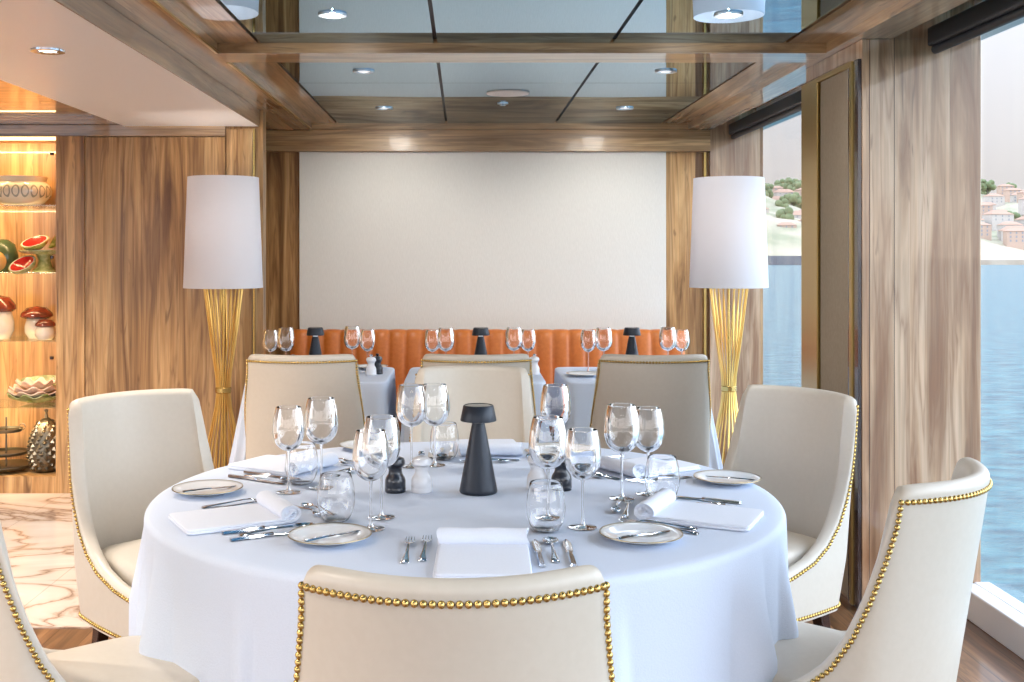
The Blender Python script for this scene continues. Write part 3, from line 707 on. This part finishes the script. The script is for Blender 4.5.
# ------------------------------------------------------------------ tableware
def wine_glass(h, r, nm='wine_glass'):
    t = thing(nm, '', 'glass')
    hb = h*.51; zb = h-hb; T = .0012
    P = [(.004, 0), (.014, .002), (r*.60, .011), (r*.84, .026), (r*.97, .046), (r, .062), (r*.96, .098), (r*.80, hb*.98), (r*.78, hb)]
    # smooth profile by Catmull-Rom
    def cr(P, k=4):
        out = []
        for i in range(len(P)-1):
            p0, p1, p2, p3 = P[max(i-1, 0)], P[i], P[i+1], P[min(i+2, len(P)-1)]
            for q in range(k):
                u = q/k; out.append(tuple(.5*((2*p1[c])+(-p0[c]+p2[c])*u+(2*p0[c]-5*p1[c]+4*p2[c]-p3[c])*u*u+(-p0[c]+3*p1[c]-3*p2[c]+p3[c])*u**3) for c in (0, 1)))
        return out+[P[-1]]
    P[6] = (r*.93, hb*.76)
    O = cr(P); I = [(max(a-T, .0001), b+T*.9) for a, b in O[3:-1]]+[(O[-1][0]-T*.5, O[-1][1]+.0004)]
    MB().lathe([(a, zb+b) for a, b in O]+[(a, zb+b) for a, b in reversed(I)]+[(.0001, zb+I[0][1])], 40).build('bowl', 'glass', t)
    MB().lathe([(.0075, .006), (.0045, .014), (.0034, .03), (.003, zb*.6), (.0036, zb-.012), (.0055, zb), (.008, zb+.002)], 16).build('stem', 'stem_glass', t)
    MB().lathe([(.0001, 0), (.034, 0), (.036, .001), (.034, .0022), (.016, .004), (.008, .007)], 40).build('foot', 'glass', t)
    return t
def tumbler(h=.122, r=.050):
    T = .0013
    O = [(.0001, 0), (.026, 0), (.034, .004), (.042, .018), (r*.97, .040), (r, .060), (r*.94, .09), (r*.84, .112), (r*.80, h-.001)]
    I = [(r*.80-T, h), (r*.84-T, .112), (r*.94-T, .09), (r-T, .060), (r*.97-T, .041), (.042-T, .0185), (.0335-T, .0055), (.0255, .002), (.0001, .002)]
    return tag(MB().lathe(O+I, 48).build('tumbler', 'glass', angle=70), '', 'glass')
WL_, WS_, TM = Proto(wine_glass(.265, .051)), Proto(wine_glass(.248, .047, 'wine_glass')), Proto(tumbler())
GG = 'drinking glasses on the round table'
for p, x, y, lb in (
    (WS_, -.512, 3.21, 'wine glass at the far left of the round table, left of a taller one'),
    (WL_, -.425, 3.275, 'taller wine glass of the left pair, before the left studded chair'),
    (TM, -.492, 3.335, 'stemless tumbler behind the left pair of wine glasses'),
    (TM, -.334, 2.87, 'stemless tumbler in front left, between spoons and bread plate'),
    (WS_, -.236, 2.785, 'front wine glass of the pair left of the black mill'),
    (WL_, -.218, 2.905, 'rear wine glass of the pair left of the black mill'),
    (WL_, -.172, 3.60, 'left wine glass of the far pair behind the white mill'),
    (WL_, -.097, 3.62, 'right wine glass of the far pair behind the white mill'),
    (TM, -.066, 3.73, 'stemless tumbler left of the slate table lamp, behind the far pair'),
    (WL_, .300, 3.60, 'wine glass far right of the lamp, before the gap between far tables'),
    (WL_, .221, 2.895, 'tall wine glass standing before the right-hand mills'),
    (WS_, .302, 2.80, 'wine glass just right of the right-hand mills'),
    (TM, .206, 2.77, 'stemless tumbler beside the near napkin on its right'),
    (WL_, .449, 3.13, 'left and taller wine glass of the right pair'),
    (WS_, .534, 3.19, 'right and shorter wine glass of the right pair'),
    (TM, .562, 3.12, 'stemless tumbler at right between wine glasses and rolled napkin')):
    p.put((x, y, ZT), random.random()*6, lb, GG)
for x, y, lb, p in ((-1.13, 6.42, 'left glass of the left pair on the left small table', WS_), (-1.03, 6.36, 'right glass of the left pair on the left small table', WL_),
                 (-.66, 6.50, 'left glass of the pair before the shaker on the left small table', WL_), (-.565, 6.45, 'right glass of the pair before the shaker on the left small table', WS_),
                 (-.185, 6.42, 'left glass of the left pair on the middle small table', WS_), (-.105, 6.36, 'right glass of the left pair on the middle small table', WL_),
                 (.29, 6.40, 'left glass of the right pair on the middle small table', WL_), (.375, 6.45, 'right glass of the right pair on the middle small table', WS_),
                 (.725, 6.42, 'left glass of the left pair on the right small table', WS_), (.81, 6.38, 'right glass of the left pair on the right small table', WL_),
                 (1.185, 6.40, 'left glass of the right pair on the right small table', WL_), (1.275, 6.45, 'right glass of the right pair on the right small table', WS_)):
    p.put((x, y, ZT), 0, lb, 'wine glasses on the small tables')

def table_lamp():
    t = thing('table_lamp', '', 'lamp')
    MB().lathe([(.0001, 0), (.054, 0), (.056, .004), (.0545, .012), (.0185, .203), (.0001, .203)], 48).build('base', 'slate', t)
    MB().lathe([(.014, .203), (.014, .212), (.0001, .212)], 24).build('light_collar', 'lens', t)
    MB().lathe([(.0001, .213), (.046, .211), (.0525, .209), (.053, .212), (.0445, .252), (.042, .2545), (.040, .2545)], 48).build('lamp_shade', 'slate', t)
    MB().lathe([(.040, .2545), (.039, .2535), (.0001, .2535)], 40).build('top_disc', 'slate_top', t)
    return t
tl = Proto(table_lamp())
tl.put((.042, 3.215, ZT), 0, 'slate blue conical table lamp in the middle of the round table')
for x, y, nm in ((-.885, 6.55, 'left'), (.10, 6.55, 'middle'), (1.00, 6.55, 'right')):
    tl.put((x, y, ZT), 0, 'small slate blue table lamp on the %s banquette table' % nm)
for o in list(bpy.data.objects):
    if o.name.startswith('table_lamp') and o.parent is None: o['group'] = 'slate blue cordless table lamps'

def mill(m, knob):
    t = thing('pepper_mill' if m == 'mill_black' else 'salt_mill', '', 'mill')
    MB().lathe([(0.0001, 0), (0.0296, 0), (0.0307, .003), (0.0307, .012), (0.0299, .014), (0.0304, .016), (0.0299, .034), (0.0278, .042), (0.0215, .052), (0.0191, .062), (0.0215, .071), (0.0249, .076), (0.0001, .077)], 36).build('body', m, t)
    MB().lathe([(0.0001, .0775), (0.0249, .0775), (0.0288, .082), (0.0288, .088), (0.0255, .097), (0.0139, .1025), (0.0001, .103)], 36).build('head', m, t)
    MB().lathe([(0.0046, .102), (0.0052, .105), (0.0099, .109), (0.0104, .113), (0.0064, .118), (0.0001, .119)], 20).build('knob', knob, t)
    return t
M['knob_steel'] = M['steel']
pm, sm_ = Proto(mill('mill_black', 'mill_black')), Proto(mill('mill_white', 'steel'))
pm.put((-.201, 3.22, ZT), 0, 'black mill left of the white mill beside the slate lamp', 'salt and pepper mills')
sm_.put((-.124, 3.22, ZT), 0, 'white mill between the black mill and the slate lamp', 'salt and pepper mills')
sm_.put((.216, 3.25, ZT), 0, 'white mill right of the slate lamp behind wine glasses', 'salt and pepper mills')
pm.put((.288, 3.25, ZT), 0, 'black mill at the far right of the slate lamp', 'salt and pepper mills')
sm_.put((-.532, 6.30, ZT), 0, 'white mill on the left small table', 'salt and pepper mills')
pm.put((-.50, 6.36, ZT), 0, 'black mill on the left small table behind the white one', 'salt and pepper mills')
sm_.put((.405, 6.33, ZT), 0, 'white mill on the middle small table', 'salt and pepper mills')
sm_.put((-.98, 6.30, ZT), 0, 'white mill on the left small table, by the left glass pair', 'salt and pepper mills')

def bread_plate():
    t = thing('bread_plate', '', 'plate')
    MB().lathe([(.0001, .002), (.05, .002), (.052, 0), (.056, 0), (.062, .004), (.085, .011), (.1005, .015), (.1015, .0165), (.0995, .0175), (.085, .0145), (.064, .008), (.055, .0065), (.0001, .006)], 64).build('dish', 'china', t)
    MB().lathe([(.1018, .0160), (.1012, .0182), (.0985, .0180), (.0985, .0174)], 64).build('rim_band', 'rim_gold', t)
    return t
def butter_knife():
    t = thing('butter_knife', '', 'knife')
    MB().ribbon([(-.085, .005, .001), (-.08, .007, .0015), (-.03, .0055, .003), (0, .004, .003)], .003).build('handle', 'steel', t)
    MB().ribbon([(0, .004, .003), (.012, .008, .003), (.05, .009, .003), (.07, .006, .003), (.078, .001, .003)], .0012).build('blade', 'steel', t)
    return t
bp, bk = Proto(bread_plate()), Proto(butter_knife())
cutlery = {}
def fork():
    t = thing('fork', '', 'fork')
    MB().ribbon([(-.10, .006, .001), (-.097, .0095, .0015), (-.08, .009, .003), (-.03, .0045, .006), (.02, .003, .010), (.035, .0035, .010), (.042, .008, .0085), (.05, .0115, .0065), (.058, .0125, .005)], .0022).build('handle', 'steel', t)
    q = MB()
    for x in (-.0105, -.0035, .0035, .0105): q.ribbon([(.057, .0018, .005, x), (.08, .0016, .0025, x), (.095, .0013, .004, x*.97), (.103, .0007, .0065, x*.95)], .0018)
    q.build('tines', 'steel', t); return t
def spoon(k=1.0):
    t = thing('spoon', '', 'spoon')
    MB().ribbon([(y*k, hw*k, z) for y, hw, z in [(-.10, .006, .001), (-.097, .0095, .0015), (-.08, .009, .003), (-.03, .0045, .006), (.02, .003, .010), (.036, .003, .009), (.044, .005, .0075)]], .0022).build('handle', 'steel', t)
    rows = []
    for i in range(9):
        v = i/8; row = []
        for j in range(24):
            a = 2*PI*j/24; rx = .0195*k*v; ry = .030*k*v
            row.append((rx*math.cos(a)+1e-5*math.cos(a), .068*k+ry*math.sin(a)+1e-5*math.sin(a), .0015+.0065*v*v))
        rows.append(row)
    rows += [[(p[0]*.96, .068*k+(p[1]-.068*k)*.96, p[2]+.0012) for p in r_] for r_ in reversed(rows)]
    MB().grid(rows, close_u=True).build('bowl', 'steel', t, angle=80); return t
def knife():
    t = thing('knife', '', 'knife')
    MB().ribbon([(-.115, .005, .002), (-.112, .0085, .002), (-.06, .008, .0025), (-.015, .0065, .003), (-.005, .006, .003)], .0055).build('handle', 'steel', t)
    MB().ribbon([(-.006, .005, .004), (.0, .0085, .003), (.06, .010, .002), (.09, .0095, .002), (.107, .006, .002), (.113, .001, .002)], .0016).build('blade', 'steel', t)
    return t
FK, SP, TS, KN = Proto(fork()), Proto(spoon()), Proto(spoon(.78)), Proto(knife())
def napkin_obj():
    q = MB(); q.slab(0, -.03, .108, .135, 0, .007, 16, .003, 64).slab(.002, -.032, .104, .132, .0062, .0135, 16, .003, 64)
    # rolled inner end: an oval roll lying across the napkin
    rows = []; n = 28
    for i in range(11):
        x = -.106+.212*i/10; row = []
        k = 1+.05*math.sin(i*1.3)
        for j in range(n):
            a = 2*PI*j/n; row.append((x+.004*math.sin(2*a), .105+.027*k*math.cos(a), .0235+.0215*k*math.sin(a)))
        rows.append(row)
    for s_, rr in ((0, rows[0]), (1, rows[-1])): pass
    end0 = [[(rows[0][j][0]+.006*(1-f), .105+(rows[0][j][1]-.105)*f, .0235+(rows[0][j][2]-.0235)*f) for j in range(n)] for f in (.01, .35, .4, .7, .75, .93)]
    end1 = [[(rows[-1][j][0]-.006*(1-f), .105+(rows[-1][j][1]-.105)*f, .0235+(rows[-1][j][2]-.0235)*f) for j in range(n)] for f in (.93, .75, .7, .4, .35, .01)]
    end0[1] = [(p[0]+.002, p[1], p[2]) for p in end0[1]]; end0[3] = [(p[0]+.002, p[1], p[2]) for p in end0[3]]
    end1[2] = [(p[0]-.004, p[1], p[2]) for p in end1[2]]; end1[4] = [(p[0]-.004, p[1], p[2]) for p in end1[4]]
    q.grid(end0+rows+end1, close_u=True)
    return tag(q.build('napkin', 'napkin', angle=50), '', 'napkin')
NP = Proto(napkin_obj())
CX, CY = TX, 3.20
def spot(a, u, v):
    r = math.radians(a); return (CX+v*math.cos(r)-u*math.sin(r), CY+v*math.sin(r)+u*math.cos(r))
sets = [  # angle, name, lateral shift, plate position, butter knife turn
    (270, 'nearest chair', .04, (-.326, 2.675), -.9),
    (208, 'front left chair', 0, (-.747, 3.205), -1.1),
    (150, 'back left chair', -.035, (-.345, 3.93), -.7),
    (90, 'far chair', -.085, (.34, 3.87), .6),
    (30, 'back right chair', .02, (.803, 3.355), 1.2),
    (335, 'front right chair', 0, (.432, 2.685), -1.1)]
for a, nm, du, (px_, py_), kr in sets:
    rz = math.radians(a+90)
    def P(proto, u, v, r, label, group, z=ZT, jit=.03):
        x, y = spot(a, u+du, v); return proto.put((x, y, z), rz+r+random.uniform(-jit, jit), label, group)
    P(NP, 0, .69 if a in (270, 90, 150) else .67, random.uniform(-.04, .04), 'white napkin with rolled end, laid before the %s' % nm, 'napkins on the round table')
    P(FK, -.135, .61, 0, 'fork closest to the napkin before the %s' % nm, 'forks on the round table')
    P(FK, -.175, .625, 0, 'outer fork left of the napkin before the %s' % nm, 'forks on the round table')
    P(KN, .130, .64, 0, 'knife beside the napkin before the %s' % nm, 'knives on the round table')
    P(SP, .165, .62, 0, 'large spoon right of the knife before the %s' % nm, 'spoons on the round table')
    P(KN, .203, .64, 0, 'outer knife right of the spoon before the %s' % nm, 'knives on the round table')
    if a != 270:
        P(TS, .01, .455, PI/2+.25, 'small dessert spoon laid crosswise above the napkin of the %s' % nm, 'spoons on the round table')
        P(FK, .0, .487, -PI/2+.2, 'dessert fork laid crosswise above the napkin of the %s' % nm, 'forks on the round table')
    bp.put((px_, py_, ZT), 0, 'white bread plate with dark gold rim left of the %s setting' % nm, 'bread plates on the round table')
    bk.put((px_+.012, py_+.0, ZT+.0095), kr, 'butter knife lying across the bread plate of the %s' % nm, 'butter knives')
for x, y, nm in ((-.56, 6.65, 'left'), (.30, 6.62, 'middle'), (.68, 6.24, 'right')):
    bp.put((x, y, ZT), 0, 'white bread plate on the %s small table' % nm, 'bread plates on the small tables')
for x, y, nm in ((-.72, 6.15, 'left'), (.16, 6.15, 'middle'), (1.05, 6.15, 'right')):
    NP.put((x, y, ZT), 0, 'folded white napkin on the %s small table behind the chair back' % nm, 'napkins on the small tables')

# ------------------------------------------------------------------ outside: sea, coast, houses
struct(B('sea', 'sea', (-1500, 4000, -1500, 5000, -7.2, -7)))
def ter(x, y):
    # coast about 800 m away; higher towards the left window
    d = max(0, y-800)/500
    ridge = 62+48*math.exp(-((x-250)/110)**2)+14*math.sin(x*.013+1)+9*math.sin(x*.031+2)+5*math.sin(x*.073)
    return -7+(ridge)*min(1, d*1.15)**.7+ (3*math.sin(x*.05+y*.03) if d > 0 else 0)*min(1, d*4)
rows = []
for i in range(26):
    y = 800+i*32; rows.append([(-1400+j*20, y+25*math.sin(j*.21)+8*math.sin(j*.9), ter(-1400+j*20, y) if i else -8) for j in range(220)])
struct(MB().grid(rows).build('hillside', 'hill', angle=80))
struct(B('quay', 'quay', (215, 330, 770, 830, -7.2, -.5)))
struct(B('seawall', 'cliff', (335, 900, 785, 830, -7.2, -3.5)))
def house(m, w, d, h):
    t = thing('house', '', 'house')
    B('walls', m, (-w, w, -d, d, -8, h), parent=t)
    MB().add([(-w-.6, -d-.6, h), (w+.6, -d-.6, h), (w+.6, d+.6, h), (-w-.6, d+.6, h), (-w*.5, 0, h+w*.35), (w*.5, 0, h+w*.35)], [(0, 1, 5, 4), (1, 2, 5), (2, 3, 4, 5), (3, 0, 4), (3, 2, 1, 0)]).build('roof', 'roof', t, smooth=False)
    q = MB()
    for fz in range(int(h//3)):
        for k in range(3): q.box(-w*.66+k*w*.6-.6, -w*.66+k*w*.6+.6, -d-.12, -d+.01, .8+fz*3, 2.5+fz*3)
    q.build('window_row', 'win', t, smooth=False)
    return t
hp = [Proto(house('h1', 8, 6, 7)), Proto(house('h2', 7, 6, 9)), Proto(house('h1', 11, 6, 6))]
HL = ['small pale terracotta-roofed house on the far hillside', 'tall peach terracotta-roofed house on the far hillside', 'long pale terracotta-roofed house on the far hillside']
rnd = random.Random(3); PLACED = []
def free(x, y, d):
    if any((x-a)**2+(y-b)**2 < (d+c)**2 for a, b, c in PLACED): return False
    PLACED.append((x, y, d)); return True
def pane_name(x, y): return 'through the far window' if x/y < .38 else 'through the nearest window'
hc = 0
for i in range(900):
    x = rnd.uniform(180, 620); y = rnd.uniform(835, 1180); k = rnd.randrange(3)
    if not .22 < x/y < .56 or (x/y < .38 and 960 < y < 1100) or not free(x, y, 12): continue
    hp[k].put((x, y, ter(x, y)+.5), rnd.uniform(-.4, .4), HL[k]+' '+pane_name(x, y), 'far ' + ('pale', 'peach', 'long pale')[k] + ' houses ' + pane_name(x, y)); hc += 1
    if hc > 110: break
def tree():
    t = thing('tree', '', 'tree'); q = MB(); r2 = random.Random(5)
    for k in range(16):
        c = (r2.uniform(-5, 5), r2.uniform(-4, 4), r2.uniform(3, 10)); q.ball(c, r2.uniform(2, 3.6), 10, 8)
    q.build('crown', 'tree', t); MB().tube([(0, 0, -3), (0, 0, 5)], .6).build('trunk', 'dark_leg', t); return t
tr = Proto(tree())
hc = 0
for i in range(900):
    x = rnd.uniform(180, 620); y = rnd.uniform(860, 1270)
    if not .22 < x/y < .56 or (x/y > .38 and rnd.random() < .5) or not free(x, y, 9.5): continue
    o = tr.put((x, y, ter(x, y)), rnd.uniform(0, 6), 'green tree on the far hillside '+pane_name(x, y), 'far trees '+pane_name(x, y)); s_ = rnd.uniform(.8, 1.25); o.scale = (s_,)*3; hc += 1
    if hc > 90: break
